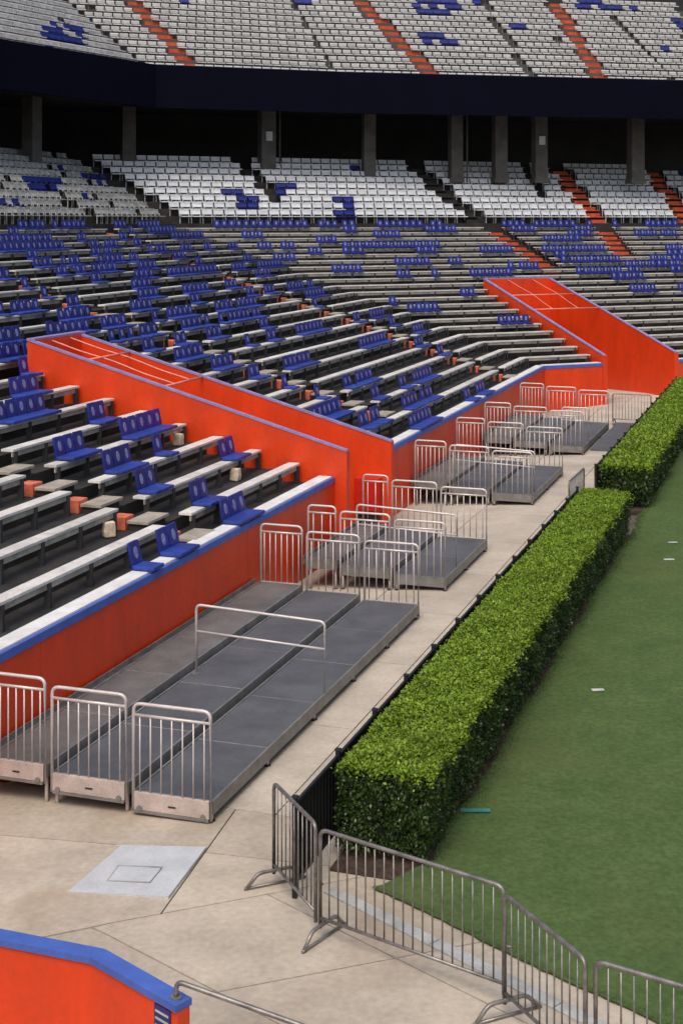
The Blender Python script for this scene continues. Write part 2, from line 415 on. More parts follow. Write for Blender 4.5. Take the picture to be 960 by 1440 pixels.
for k, o, zb in ROW:
    zt = zb - 0.43; o0, o1 = o - 0.60, o - 0.60 + TREAD
    if k == 0: continue
    o0 = max(o0, 0.30)
    if k == 21: o1 += 0.44
    zl = zt - 0.55
    for t in (T1, T2):
        s = t['sec']
        if o0 < t['ob'] - 0.05:
            if s == 1: terrace(1, A_LO, t['a0'], o0, o1, zl, zt); terrace(1, t['a1'], None, o0, o1, zl, zt)
            else: terrace(2, None, t['a0'], o0, o1, zl, zt); terrace(2, t['a1'], A_HI, o0, o1, zl, zt)
        else:
            if s == 1: terrace(1, A_LO, None, o0, o1, zl, zt)
            else: terrace(2, None, A_HI, o0, o1, zl, zt)
for j, o, zt in CH:
    o0, o1 = o - 0.45, o + 0.35
    if j == 0: o0 = TREAD * 22 - 0.14
    if j == 8: o1 += 7
    terrace(1, A_LO, None, o0, o1, zt - 0.8, zt); terrace(2, None, A_HI, o0, o1, zt - 0.8, zt)

# front wall: panels with seams, blue coping
WT = 0.30
def front_wall(sec, a0, a1, label, step=2.44):
    c = P(sec, (a0 + a1) / 2, 0)
    t = empty('front_wall', (c.x, c.y, 0), RZ[sec], label, 'wall'); h = (a1 - a0) / 2
    n = max(1, round((a1 - a0) / step)); s = (a1 - a0) / n
    for i in range(n):
        MB().box(-h + i * s + 0.003, -h + (i + 1) * s - 0.003, 0.0, WT, -0.25, Z0 - 0.15).build('panel', 'orange', t)
    MB().box(-h, h, 0.03, WT - 0.01, -0.25, Z0 - 0.16).build('core', 'orange', t)
    MB().box(-h, h, -0.02, 0.035, Z0 - 0.147, Z0 - 0.025).build('coping', 'blue_trim', t, bevel=0.006)
    return t
front_wall(1, -47.5, T1['a0'] - 0.01, 'long orange front wall with blue coping beside the dark platforms')
front_wall(1, T1['a1'] + 0.01, 0.0, 'orange front wall with blue coping between the two tunnel mouths')
front_wall(2, 0.0, T2['a0'] - 0.01, 'short orange corner wall beside the far tunnel mouth')
front_wall(2, T2['a1'] + 0.01, A_HI, 'orange end wall beyond the far tunnel mouth')

# white plank ledge on the wall (front row)
ORD = ['front', 'first', 'second', 'third', 'fourth', 'fifth', 'sixth', 'seventh', 'eighth', 'ninth', 'tenth', 'eleventh', 'twelfth', 'thirteenth', 'fourteenth', 'fifteenth', 'sixteenth', 'seventeenth', 'eighteenth', 'nineteenth', 'twentieth', 'twenty-first']
POST = MB().box(-0.028, 0.028, -0.05, 0.05, -0.40, 0).mesh('post', 'bracket')
def bench(sec, k, o, zb, a0, a1, where, ledge=False):
    if a1 - a0 < 0.35: return
    c = P(sec, (a0 + a1) / 2, o); h = (a1 - a0) / 2
    if ledge:
        t = empty('front_bench', (c.x, c.y, zb), RZ[sec], 'white plank ledge on top of the ' + where, 'bench', 'bench rows of the lower stand')
        n = max(1, round(2 * h / 4.9)); s = 2 * h / n
        for i in range(n):
            MB().box(-h + i * s + 0.004, -h + (i + 1) * s - 0.004, 0.038, 0.33, -0.06, 0).build('plank', 'white_ledge', t)
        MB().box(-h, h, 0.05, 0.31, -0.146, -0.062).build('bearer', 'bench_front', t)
        return
    t = empty('bench', (c.x, c.y, zb), RZ[sec], f'{ORD[k]} bench row above the front ledge, {where}', 'bench', 'bench rows of the lower stand')
    n = max(1, round(2 * h / 4.9)); s = 2 * h / n
    for i in range(n):
        e = random.uniform(-0.004, 0.004)
        MB().box(-h + i * s + 0.004, -h + (i + 1) * s - 0.004, -0.13, 0.13, -0.045 + e, e).build('plank', 'bench', t)
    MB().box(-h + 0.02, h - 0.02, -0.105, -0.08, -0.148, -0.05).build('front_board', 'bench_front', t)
    np_ = max(2, int(2 * h / 1.12) + 1)
    for i in range(np_):
        x = -h + 0.12 + (2 * h - 0.24) * i / (np_ - 1)
        link('post', POST, t, Matrix.Translation((x, -0.10, -0.047)))
SEGS = []       # (sec,k,a0,a1) for seat placement
for k, o, zb in ROW:
    # section 1
    cuts = []
    lo = a_at_px(1, o, -14)
    segs = [(lo, lim(o) - (0.02 if k else 0.0), '')]
    def split(segs, x0, x1, l, r):
        out = []
        for a0, a1, nme in segs:
            if x1 <= a0 or x0 >= a1: out.append((a0, a1, nme)); continue
            if x0 > a0: out.append((a0, x0, nme))
            if x1 < a1: out.append((x1, a1, nme))
        return out
    tun = o < T1['ob'] + 0.35
    if tun: segs = split(segs, T1['a0'] - 0.06, T1['a1'] + 0.06, '', '')
    aa = {}
    if k:
        for key in 'ABC':
            a = aisle_a(key, o, zb)
            if a is not None: aa[key] = a; segs = split(segs, a - 0.12, a + 0.95, '', '')
    for a0, a1, _ in segs:
        m = (a0 + a1) / 2
        if k == 0: wh = 'long orange wall beside the platforms' if m < T1['a0'] else 'orange wall between the two tunnels'
        elif tun and m < T1['a0']: wh = 'between block steps and the near tunnel' if ('A' in aa and m > aa['A']) else ('before the block steps facing the long orange wall' if 'A' in aa else 'running up to the near tunnel side wall')
        elif 'C' in aa and m > aa['C']: wh = 'from the corner steps to the bend'
        elif 'B' in aa and m > aa['B']: wh = 'between middle steps and corner steps'
        elif tun: wh = 'from the near tunnel to the middle steps'
        else: wh = 'passing above the near tunnel'
        bench(1, k, o, zb, a0, a1, wh, ledge=(k == 0)); SEGS.append((1, k, a0, a1))
    # section 2
    hi = a_at_px(2, o, 975)
    segs = [(-lim(o) + 0.02, max(hi, T2['a1'] + 2.0), '')]
    tun = o < T2['ob'] + 0.3
    if tun: segs = split(segs, T2['a0'] - 0.05, T2['a1'] + 0.05, '', '')
    aa = {}
    if k:
        for key in 'EGI':
            a = aisle_a(key, o, zb - 0.43)
            if a is not None: aa[key] = a; segs = split(segs, a - 0.62, a + 0.62, '', '')
    for a0, a1, _ in segs:
        m = (a0 + a1) / 2
        if k == 0: wh = 'orange corner wall' if m < T2['a0'] else 'orange end wall'
        elif tun: wh = 'from the bend to the far tunnel' if m < T2['a0'] else 'beyond the far tunnel'
        elif 'I' in aa and m > aa['I']: wh = 'beyond the last orange stair'
        elif 'G' in aa and m > aa['G']: wh = 'past the second orange stair of the end stand'
        elif 'E' in aa and m > aa['E']: wh = 'past the first orange stair of the end stand'
        else: wh = 'from the bend along the end stand'
        bench(2, k, o, zb, a0, a1, wh, ledge=(k == 0)); SEGS.append((2, k, a0, a1))

# block steps in the side-stand aisles
for key in 'ABC':
    nm = {'A': 'facing the long orange wall', 'B': 'above the near tunnel', 'C': 'running down to the bend'}[key]
    for k, o, zb in ROW[1:]:
        a = aisle_a(key, o, zb)
        if a is None: continue
        c = P(1, a + 0.42, o); zt = zb - 0.43
        t = empty('aisle_step', (c.x, c.y, zt), RZ[1], f'orange block and pale tread at the {ORD[k]} bench of steps {nm}', 'step', 'block steps in the aisles')
        MB().box(-0.38, -0.04, -0.18, 0.12, 0.0, 0.235).build('block', 'orange_step', t, bevel=0.012)
        MB().box(-0.40, 0.46, -0.64, -0.22, 0.13, 0.185).build('tread', 'tan_step', t, bevel=0.008)
        MB().box(-0.36, 0.42, -0.58, -0.24, 0.0, 0.129).build('riser', 'terrace', t)
# orange stairs in the end stand
for key in 'EGI':
    nm = {'E': 'nearer the bend', 'G': 'straight above the far tunnel', 'I': 'last before the field goalpost end'}[key]
    nm = {'E': 'dropping towards the far tunnel', 'G': 'between the two groups of white seats', 'I': 'farthest from the bend'}[key]
    t = empty('aisle_stair', (0, 0, 0), 0, 'orange painted aisle stair of the end stand ' + nm, 'stairs', 'orange aisle stairs')
    first = None
    rows = [(o, zb - 0.43, TREAD, 0.243) for k, o, zb in ROW[1:]] + [(o, z, 0.8, 0.36) for j, o, z in CH]
    for o, zt, tr, ri in rows:
        a = aisle_a(key, o, zt)
        if a is None: continue
        if o < T2['ob'] + 0.4 and T2['a0'] - 0.6 < a < T2['a1'] + 0.6: continue
        c = P(2, a, o)
        if first is None: first = Vector((c.x, c.y, zt)); t.location = first
        m = 'aisle_orange' if (key != 'E' or o < 19.5) else 'terrace'
        s1 = MB(); W = 0.55
        for hh, (y0, y1) in enumerate(((-0.60, -0.60 + tr / 2), (-0.60 + tr / 2, -0.60 + tr))):
            pass
        q = lambda aa, oo, z: (*(P(2, aa, oo) - V2(first.x, first.y)), z - first.z)
        for hh in range(2):
            o0 = o - 0.60 + tr * hh / 2; o1 = o0 + tr / 2
            s1.quad_box([q(x, y, z) for z in (zt - 0.05, zt + 0.012 + ri * 0.5 * hh) for x, y in ((a - W, o0), (a + W, o0), (a + W, o1 - 0.002), (a - W, o1 - 0.002))])
        s1.build('step', m, t)

# ------------------------------------------------------------------ tunnel mouths
def tunnel(T, label, lines):
    s = T['sec']; c = P(s, T['a0'], 0)
    t = empty('tunnel_mouth', (c.x, c.y, 0), RZ[s], label, 'tunnel')
    W = T['a1'] - T['a0']; of, ob, zf, zb = T['of'], T['ob'], T['zf'], T['zb']; th = 0.2
    zr = lambda y: T['zf'] + (zb - T['zf']) * (y - T['of']) / (ob - T['of'])
    for x0, of in ((0.0, T['of']), (W - th, T['of2'])):
        zf = zr(of)
        wl = MB().quad_box([(x0, of, -0.2), (x0 + th, of, -0.2), (x0 + th, ob, -0.2), (x0, ob, -0.2), (x0, of, zf), (x0 + th, of, zf), (x0 + th, ob, zb), (x0, ob, zb)]).build('side_wall', 'orange', t)
        MB().quad_box([(x0 - 0.015, of - 0.01, zf + 0.002), (x0 + th * 0.55, of - 0.01, zf + 0.002), (x0 + th * 0.55, ob, zb + 0.002), (x0 - 0.015, ob, zb + 0.002),
                       (x0 - 0.015, of - 0.01, zf + 0.05), (x0 + th * 0.55, of - 0.01, zf + 0.05), (x0 + th * 0.55, ob, zb + 0.05), (x0 - 0.015, ob, zb + 0.05)]).build('coping', 'rim', wl)
    MB().box(th, W - th, ob - 0.2, ob, 2.3, zb).build('back_wall', 'orange', t)
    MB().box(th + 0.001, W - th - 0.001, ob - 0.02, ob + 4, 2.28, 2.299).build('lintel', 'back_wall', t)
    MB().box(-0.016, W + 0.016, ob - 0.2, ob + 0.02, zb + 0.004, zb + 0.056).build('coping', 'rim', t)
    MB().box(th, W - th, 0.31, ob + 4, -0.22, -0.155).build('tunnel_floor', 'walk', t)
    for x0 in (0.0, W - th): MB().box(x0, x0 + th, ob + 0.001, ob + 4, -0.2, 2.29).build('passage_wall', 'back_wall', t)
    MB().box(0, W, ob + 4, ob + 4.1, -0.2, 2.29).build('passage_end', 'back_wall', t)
    for y in lines:                                                  # guard bars across the opening
        z = zr(y) + 0.01
        MB().tube([(0.02, y, z), (W - 0.02, y, z)], 0.028, 8).build('cross_bar', 'guard', t, smooth=True)
    for fx in (0.30, 0.66):
        pp = []
        for i in range(13):
            y = lines[0] + (ob - 0.1 - lines[0]) * i / 12
            sag = 0.03 * math.sin(math.pi * min(1, i / 12) * 2) ** 2
            pp.append((W * (fx + 0.05 * math.sin(i / 12 * 2.6)), y, zr(y) - sag))
        MB().tube(pp, 0.02, 6).build('guard_cable', 'guard', t, smooth=True)
    return t
mat('guard', (0.75, 0.26, 0.20), 0.5, 0.1, 4)
tunnel(T1, 'near orange tunnel mouth with sloping side walls and pale guard bars', (4.17, 6.13))
tunnel(T2, 'far orange tunnel mouth in the corner of the stand with guard bars', (5.35, 7.2))
# red hose cabinet and stand pipe at the near tunnel
c = P(1, T1['a1'] - 0.22, -0.12)
t = empty('hose_cabinet', (c.x, c.y, -0.15), RZ[1], 'bright red fire hose cabinet inside the near orange tunnel', 'cabinet')
MB().box(-0.28, 0.0, -0.30, 0.30, 0.55, 1.35).build('body', 'red_box', t, bevel=0.01)
MB().box(-0.295, -0.281, -0.26, 0.26, 0.60, 1.30).build('door', 'red_box', t)
MB().box(-0.20, -0.02, -0.25, 0.25, 0.0, 0.549).build('stand', 'dark_metal', t)

# ------------------------------------------------------------------ riser platforms
def tube_rail(parent, name, pts, r, m='rail'): return MB().tube(pts, r, 8).build(name, m, parent, smooth=True)
BAL = {}
def railing(parent, x, y0, y1, z, hgt=1.08, skirt=True):
    """end railing in the plane x, from y0 to y1, standing on height z; a sub-assembly of the platform"""
    zt = z + hgt
    pts = [(x, y0, z - 0.22)] + bend((x, y0, z), (x, y0, zt), (x, y1, zt), 0.10) + bend((x, y0, zt), (x, y1, zt), (x, y1, z), 0.10) + [(x, y1, z - 0.22)]
    rl = tube_rail(parent, 'railing', pts, 0.022)
    tube_rail(rl, 'mid_rail', [(x, y0, zt - 0.14), (x, y1, zt - 0.14)], 0.019)
    n = 7 if y1 - y0 > 0.7 else 3
    key = round(hgt, 3)
    if key not in BAL: BAL[key] = MB().tube([(0, 0, 0.015), (0, 0, hgt - 0.14)], 0.0105, 6).mesh('baluster', 'rail', smooth=True)
    for i in range(n):
        link('baluster', BAL[key], rl, Matrix.Translation((x, y0 + (y1 - y0) * (i + 0.6) / (n + 0.2), z)))
    if skirt:
        MB().box(x - 0.02, x + 0.02, y0 + 0.015, y1 - 0.015, z - 0.20, z + 0.012).build('kick_plate', 'skirt', rl, bevel=0.004)
        MB().box(x - 0.03, x + 0.03, y0 + 0.02, y1 - 0.02, z - 0.235, z - 0.201).build('bottom_channel', 'deck_edge', rl)
        MB().box(x - 0.026, x - 0.0195, (y0 + y1) / 2 - 0.06, (y0 + y1) / 2 + 0.04, z - 0.125, z - 0.105).build('slot', 'dark_metal', rl)
        for yy in (y0 + 0.09, y1 - 0.09):
            b = len(BAL); MB().tube([(x - 0.04, yy, z - 0.18), (x - 0.015, yy, z - 0.18)], 0.035, 10).build('roller', 'deck_edge', rl)
    return rl
DY = ((0.0, 1.06), (1.12, 2.18), (2.24, 2.86))
ZD = (0.25, 0.335, 0.42)
def platform(l0, l1, idx, label, near=True, far=True, group='dark stage platforms along the orange wall', skirt=True):
    y0, y1 = DY[idx]
    if idx == 2 and not 11 < l0 < 12: y1 = 3.10
    z = ZD[idx]; c = LW(l0, 0); L = l1 - l0
    t = empty('stage_platform', (c.x, c.y, 0), RZ[1], label, 'platform', group)
    n = max(1, round(L / 1.83)); s = L / n
    for i in range(n):
        e = random.uniform(-0.004, 0.004)
        MB().box(i * s + 0.007, (i + 1) * s - 0.007, y0 + 0.035, y1 - 0.035, z - 0.05 + e, z + e).build('deck_panel', 'deck_worn' if idx == 2 else 'deck', t)
        MB().box(i * s - 0.02 + (0.021 if i == 0 else 0), i * s + 0.02, y0 + 0.03, y1 - 0.03, z - 0.10, z - 0.052).build('cross_bearer', 'dark_metal', t)
        if i: MB().box(i * s - 0.009, i * s + 0.009, y0 + 0.036, y1 - 0.036, z - 0.05, z + 0.001).build('seam_strip', 'seam', t)
    for ya, yb in ((y0, y0 + 0.03), (y1 - 0.03, y1)):
        MB().box(0, L, ya, yb, z - 0.16, z + 0.008).build('side_rail', 'deck_edge', t, bevel=0.003)
    MB().box(0.0, 0.03, y0 + 0.031, y1 - 0.031, z - 0.19, z + 0.004).build('end_rail', 'deck_edge', t)
    MB().box(L - 0.03, L, y0 + 0.031, y1 - 0.031, z - 0.19, z + 0.004).build('end_rail', 'deck_edge', t)
    nl = max(2, round(L / 1.83) + 1)
    for i in range(nl):
        for yy in (y0 + 0.045, y1 - 0.045):
            x = 0.05 + (L - 0.10) * i / (nl - 1); p = LW(l0 + x, yy); g = gz(p.x, p.y)
            if z - 0.16 - g > 0.02:
                lg = MB().tube([(x, yy, g), (x, yy, z - 0.1)], 0.024, 8).build('leg', 'rail', t, smooth=True)
                MB().tube([(x, yy, g), (x, yy, g + 0.015)], 0.05, 8).build('foot', 'dark_metal', lg)
    if idx == 2:
        MB().box(0, L, y1 + 0.004, y1 + 0.075, z - 0.10, z - 0.02).build('wall_channel', 'channel', t)
        MB().box(0, L, y1 + 0.076, y1 + 0.095, z - 0.12, z + 0.05).build('wall_angle', 'deck_edge', t)
    if near: railing(t, -0.03, y0 + 0.02, y1 - 0.02, z, skirt=skirt)
    if far: railing(t, L + 0.03, y0 + 0.02, y1 - 0.02, z, skirt=skirt)
    return t
def cross_rail(l, y0, y1, z0, z1, label, hgt=1.05):
    c = LW(l, y0); t = empty('cross_rail', (c.x, c.y, 0), RZ[1], label, 'railing', 'two-bar rails standing across the platforms')
    Ly = y1 - y0
    zt0, zt1 = z0 + hgt, z1 + hgt
    pts = [(0, 0, z0 - 0.16)] + bend((0, 0, z0), (0, 0, zt0), (0, Ly, zt1), 0.09) + bend((0, 0, zt0), (0, Ly, zt1), (0, Ly, z1), 0.09) + [(0, Ly, z1 + 0.006)]
    MB().tube(pts, 0.021, 8).build('frame', 'rail', t, smooth=True)
    MB().tube([(0, 0, zt0 - 0.40), (0, Ly, zt1 - 0.40)], 0.018, 8).build('mid_bar', 'rail', t, smooth=True)
    MB().box(-0.05, 0.05, Ly - 0.05, Ly + 0.05, z1 + 0.008, z1 + 0.02).build('base_plate', 'deck_edge', t)
NMI = ('lowest field-side platform strip', 'middle platform strip', 'narrow wall-side platform strip')
GRP = [(0.0, 9.2, 'of the longest platform group'), (11.2, 14.75, 'of the group facing the near tunnel'), (20.0, 24.4, 'of the group below the second wall'), (28.1, 33.6, 'of the group by the far tunnel')]
for gi, (l0, l1, gn) in enumerate(GRP):
    for idx in range(3):
        near = True
        platform(l0, l1, idx, f'{NMI[idx]} {gn}', near=near, skirt=(gi == 0))
cross_rail(4.1, 0.02, 2.08, 0.25, 0.33, 'two-bar rail crossing the middle of the longest platform group')
cross_rail(12.1, 0.03, 2.12, 0.25, 0.33, 'two-bar rail across the platforms facing the near tunnel')
cross_rail(20.35, 0.03, 2.12, 0.25, 0.33, 'two-bar rail across the platforms below the second wall')
cross_rail(29.2, 0.03, 0.85, 0.25, 0.25, 'short two-bar rail on the platforms by the far tunnel')
# ramp mat beside the last group
q = [LW(29.0, -0.06), LW(29.0, -1.25), LW(35.2, -1.25), LW(35.2, -0.06)]
t = tag(MB().prism(q[::-1], 0.004, 0.05).build('ramp_mat', 'deck'), 'dark grey ramp mat on the ground beside the farthest platforms', 'mat')

# ------------------------------------------------------------------ crowd barriers
BBAR = MB().tube([(0, 0, 0.21), (0, 0, 1.06)], 0.0085, 6).mesh('bar', 'barrier', smooth=True)
def crowd_barrier(p0, p1, label, hgt=1.09, feet=(True, True), sp=0.112, group='steel crowd barriers'):
    p0, p1 = V2(*p0), V2(*p1); L = (p1 - p0).length; dr = (p1 - p0) / L
    t = empty('crowd_barrier', (p0.x, p0.y, 0.0), math.atan2(dr.y, dr.x), label, 'barrier', group)
    e = 0.04
    pts = [(e, 0, 0.10)] + bend((e, 0, 0.2), (e, 0, hgt), (L - e, 0, hgt), 0.09) + bend((e, 0, hgt), (L - e, 0, hgt), (L - e, 0, 0.2), 0.09) + [(L - e, 0, 0.10)]
    MB().tube(pts, 0.021, 8).build('frame', 'barrier', t, smooth=True)
    MB().tube([(e, 0, 0.20), (L - e, 0, 0.20)], 0.017, 8).build('bottom_rail', 'barrier', t, smooth=True)
    n = max(3, round((L - 2 * e) / sp) - 1)
    for i in range(n): link('bar', BBAR, t, Matrix.Translation((e + (L - 2 * e) * (i + 1) / (n + 1), 0, 0)))
    for x, on in ((e + 0.05, feet[0]), (L - e - 0.05, feet[1])):
        if not on: continue
        pts = [(x, -0.33, 0.022)] + bend((x, -0.33, 0.022), (x, -0.2, 0.16), (x, 0.2, 0.16), 0.06, 3) + bend((x, -0.2, 0.16), (x, 0.2, 0.16), (x, 0.33, 0.022), 0.06, 3) + [(x, 0.33, 0.022)]
        f = MB().tube(pts, 0.02, 8).build('foot', 'barrier', t, smooth=True)
        MB().tube([(x, -0.36, 0.02), (x, 0.36, 0.02)], 0.014, 6).build('foot_bar', 'barrier', f, smooth=True)
    MB().tube([(L - 0.035, 0, 0.55), (L + 0.03, 0.02, 0.55), (L + 0.03, 0.05, 0.5), (L - 0.02, 0.05, 0.5)], 0.009, 6).build('hook', 'barrier', t)
    return t
crowd_barrier((-0.75, 15.5), (-0.245, 14.36), 'short crowd barrier meeting the black fence at the hedge end', feet=(True, False))
crowd_barrier((-0.245, 14.30), (1.52, 13.02), 'long crowd barrier on the concrete before the field corner', feet=(True, False))
crowd_barrier((1.46, 12.93), (2.03, 11.72), 'crowd barrier turned toward the viewer between two longer ones', feet=(True, False))
crowd_barrier((2.06, 11.76), (4.0, 10.55), 'crowd barrier running along the grass after the turned one')
g0 = LW(17.6, -1.30); g1 = LW(19.6, -1.35)
crowd_barrier(g0, g1, 'short crowd barrier in the gap between both hedges', feet=(True, True))
g0 = LW(35.0, 0.1); g1 = LW(35.0, -1.3)
crowd_barrier(g0, g1, 'crowd barrier at the end of the ramp mat')

# ------------------------------------------------------------------ hedges and the black fence behind them
def hedge(l0, l1, w0, w1, h, dens, leaf, label, zlow=0.16):
    c = LW(l0, (w0 + w1) / 2); t = empty('hedge', (c.x, c.y, 0.0), RZ[1], label, 'hedge', 'clipped box hedges along the field')
    L = l1 - l0; W = abs(w1 - w0) / 2
    def noise(x, y, z):
        return 0.028 * np.sin(3.1 * x + 2.0 * y) * np.cos(2.3 * z + 1.3 * x) + 0.02 * np.sin(9.3 * x + 5 * z) * np.sin(8.1 * y + 7 * z + 1) + 0.012 * np.sin(23 * x + 3) * np.sin(19 * (y + z))
    P_, N_ = [], []
    def face(area_, gen, nrm, dm=1.0):
        n = int(area_ * dens * dm); p = gen(rng.random(n), rng.random(n)); P_.append(p); N_.append(np.tile(np.array(nrm, float), (n, 1)))
    hz = h - zlow
    face(L * 2 * W, lambda a, b: np.stack([a * L, (b * 2 - 1) * W, np.full_like(a, h)], 1), (0, 0, 1), 1.25)
    face(L * hz, lambda a, b: np.stack([a * L, np.full_like(a, -W), zlow + b * hz], 1), (0, -1, 0), 0.8)
    face(L * hz, lambda a, b: np.stack([a * L, np.full_like(a, W), zlow + b * hz], 1), (0, 1, 0), 0.6)
    face(2 * W * hz, lambda a, b: np.stack([np.zeros_like(a), (a * 2 - 1) * W, zlow + b * hz], 1), (-1, 0, 0), 1.2)
    face(2 * W * hz, lambda a, b: np.stack([np.full_like(a, L), (a * 2 - 1) * W, zlow + b * hz], 1), (1, 0, 0), 0.6)
    p = np.concatenate(P_); nr = np.concatenate(N_); n = len(p)
    # round the arrises, clump and depth scatter
    side = nr[:, 2] < 0.5; dpt = np.abs(rng.normal(0, 0.038, n)) * np.where(side, 1, 0.5)
    nz = noise(p[:, 0], p[:, 1] * 2, p[:, 2] * 2)
    p = p + nr * (nz * np.where(side, 1.5, 0.8) - dpt * np.where(side, 2.2, 1.0))[:, None]
    # rounded top edge
    ey = np.clip((np.abs(p[:, 1]) - (W - 0.09)) / 0.09, 0, 1) * np.clip((p[:, 2] - (h - 0.09)) / 0.09, 0, 1)
    p[:, 2] -= 0.03 * ey; p[:, 1] -= np.sign(p[:, 1]) * 0.03 * ey
    # some long shoots proud of the clipping
    k = rng.random(n) < 0.035; p[k] += nr[k] * rng.uniform(0.02, 0.08, (k.sum(), 1))
    k = side & (p[:, 2] < zlow + 0.22); p[k, 2] -= rng.random(k.sum()) * 0.10
    # leaf frames
    dr = nr * np.where(nr[:, 2:3] > 0.5, 0.12, 0.45) + rng.normal(0, 0.6, (n, 3)) * np.where(nr[:, 2:3] > 0.5, np.array([[1, 1, 0.55]]), 1.0); dr[:, 2] += 0.08; dr /= np.linalg.norm(dr, axis=1)[:, None]
    rd = nr + rng.normal(0, 1, (n, 3)) * np.where(nr[:, 2:3] > 0.5, 0.28, 0.5) + np.array([[0, 0, 0.25]]); sd_ = np.cross(dr, rd); sd_ /= np.linalg.norm(sd_, axis=1)[:, None]
    nn = np.cross(sd_, dr)
    s = leaf * rng.uniform(0.5, 1.55, n)[:, None]; wd = s * 0.30
    v = np.zeros((n * 4, 3))
    v[0::4] = p; v[1::4] = p + dr * s * 0.5 + sd_ * wd + nn * s * 0.08; v[2::4] = p + dr * s; v[3::4] = p + dr * s * 0.5 - sd_ * wd + nn * s * 0.08
    # broader at the clipped top than at the ground
    taper = lambda q: q[:, 1] * (1.0 - 0.16 * np.clip((h - q[:, 2]) / h, 0, 1) * (q[:, 1] < 0))
    v[:, 1] = taper(v)
    new = np.repeat((p[:, 2] > h - 0.10 + rng.normal(0, 0.035, n)) & (rng.random(n) < 0.94), 4)  # top leaves get the light-carrying colour, the sides the shaded one
    f = link('new_growth_lit', tri_mesh('new_growth_lit', v[new], 4, 'leaf'), t); f['kind'] = 'stuff'
    f = link('mature_foliage_shaded', tri_mesh('mature_foliage_shaded', v[~new], 4, 'leaf_mature_shaded'), t); f['kind'] = 'stuff'
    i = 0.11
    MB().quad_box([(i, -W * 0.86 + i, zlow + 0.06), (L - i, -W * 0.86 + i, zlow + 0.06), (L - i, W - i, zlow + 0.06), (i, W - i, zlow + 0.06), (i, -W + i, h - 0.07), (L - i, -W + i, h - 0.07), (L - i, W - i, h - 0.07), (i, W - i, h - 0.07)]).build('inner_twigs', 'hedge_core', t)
    x = 0.35
    while x < L - 0.2:
        MB().tube([(x, random.uniform(-.12, .12), -0.02), (x + random.uniform(-.08, .08), random.uniform(-.12, .12), 0.4)], 0.022, 6).build('stem', 'stem', t); x += random.uniform(0.55, 0.8)
    return t
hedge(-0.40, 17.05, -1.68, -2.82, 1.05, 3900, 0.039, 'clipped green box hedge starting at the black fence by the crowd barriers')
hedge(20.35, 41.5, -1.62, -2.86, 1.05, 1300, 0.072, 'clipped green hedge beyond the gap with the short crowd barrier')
# a black steel fence behind each hedge
def black_fence(l0, l1, wv, label):
    c = LW(l0, wv); t = empty('steel_fence', (c.x, c.y, 0), RZ[1], label, 'fence', 'black fences behind the hedges'); L = l1 - l0
    PB = MB().box(-0.025, 0.025, -0.025, 0.025, -0.02, 1.06).mesh('post', 'fence'); CP = MB().box(-0.036, 0.036, -0.036, 0.036, 1.061, 1.085).mesh('post_cap', 'fence', bevel=0.012)
    n = round(L / 1.45)
    for i in range(n + 1):
        x = L * i / n; pb = link('post', PB, t, Matrix.Translation((x, 0, 0))); link('post_cap', CP, pb)
    for z in (0.16, 0.98): MB().box(0, L, -0.016, 0.016, z, z + 0.035).build('rail', 'fence', t)
    m = MB(); x = 0.11
    PK = MB().box(-0.008, 0.008, -0.008, 0.008, 0.195, 0.98).mesh('picket', 'fence')
    k = 0
    while x < L - 0.05:
        if k < 290: link('picket', PK, t, Matrix.Translation((x, 0, 0)))
        x += 0.11; k += 1
    MB().box(0, L, 0.02, 0.026, 0.10, 1.0).build('mesh_screen', 'fence', t)
black_fence(-1.45, 17.1, -1.58, 'low black steel fence with capped posts against the first hedge')
black_fence(20.3, 41.5, -1.52, 'low black steel fence with capped posts against the hedge past the gap')

# cards on the grass
for (x, y, rz, m, lab, sx) in ((945, 764, .1, 'card', 'pale marker card farthest out on the grass', .20), (940, 788, .0, 'card', 'pale marker card just before the farthest one on the grass', .22), (840, 972, .1, 'card', 'single pale marker card in the middle of the grass', .19), (668, 1142, .0, 'teal', 'long teal marker strip on the grass near the hedge end', .36)):
    p = PX(x, y, 0.03); o = MB().box(-sx/2, sx/2, -0.04, 0.04, 0, 0.012).build('marker_card', m); o.location = (p.x, p.y, 0.045); o.rotation_euler = (0.03, 0, rz)
    tag(o, lab, 'marker', 'markers on the field')

# ------------------------------------------------------------------ corner of the nearest tunnel wall (foreground)
zt = 1.75
w0, w1, w2 = PX(-150, 1290, zt), PX(130, 1345, zt), PX(250, 1414, zt)
t = empty('entrance_wall', (w1.x, w1.y, 0), 0, 'orange entrance wall with blue coping and striped sign in the foreground', 'wall')
def seg(a, b, ext0=0, ext1=0):
    d_ = (b - a).to_2d().normalized(); n_ = V2(-d_.y, d_.x)
    return [a.to_2d() - d_ * ext0, b.to_2d() + d_ * ext1, b.to_2d() + d_ * ext1 + n_ * 0.11, a.to_2d() - d_ * ext0 + n_ * 0.11], d_, n_
off = lambda poly: [V2(p.x - w1.x, p.y - w1.y) for p in poly]
qa, da, na = seg(w0, w1); qb, db, nb = seg(w1, w2)
ca = V2(w1.x, w1.y); mit = (na + nb).normalized(); mit = ca + mit * (0.11 / mit.dot(na))
pa = [qa[0], ca, mit, qa[3]]; pb = [ca, qb[1], qb[2], mit]
MB().prism(off(pa), -0.1, zt - 0.05).build('panel', 'orange', t); MB().prism(off(pb), -0.1, zt - 0.051).build('panel', 'orange', t)
def grow(poly, g):
    return inset(poly, -g)
def widen(p, d_, n_, g): return [p[0] - n_ * g, p[1] - n_ * g, p[2] + n_ * g, p[3] + n_ * g]
mi = (na + nb).normalized(); mg = mi * (0.02 / mi.dot(na))
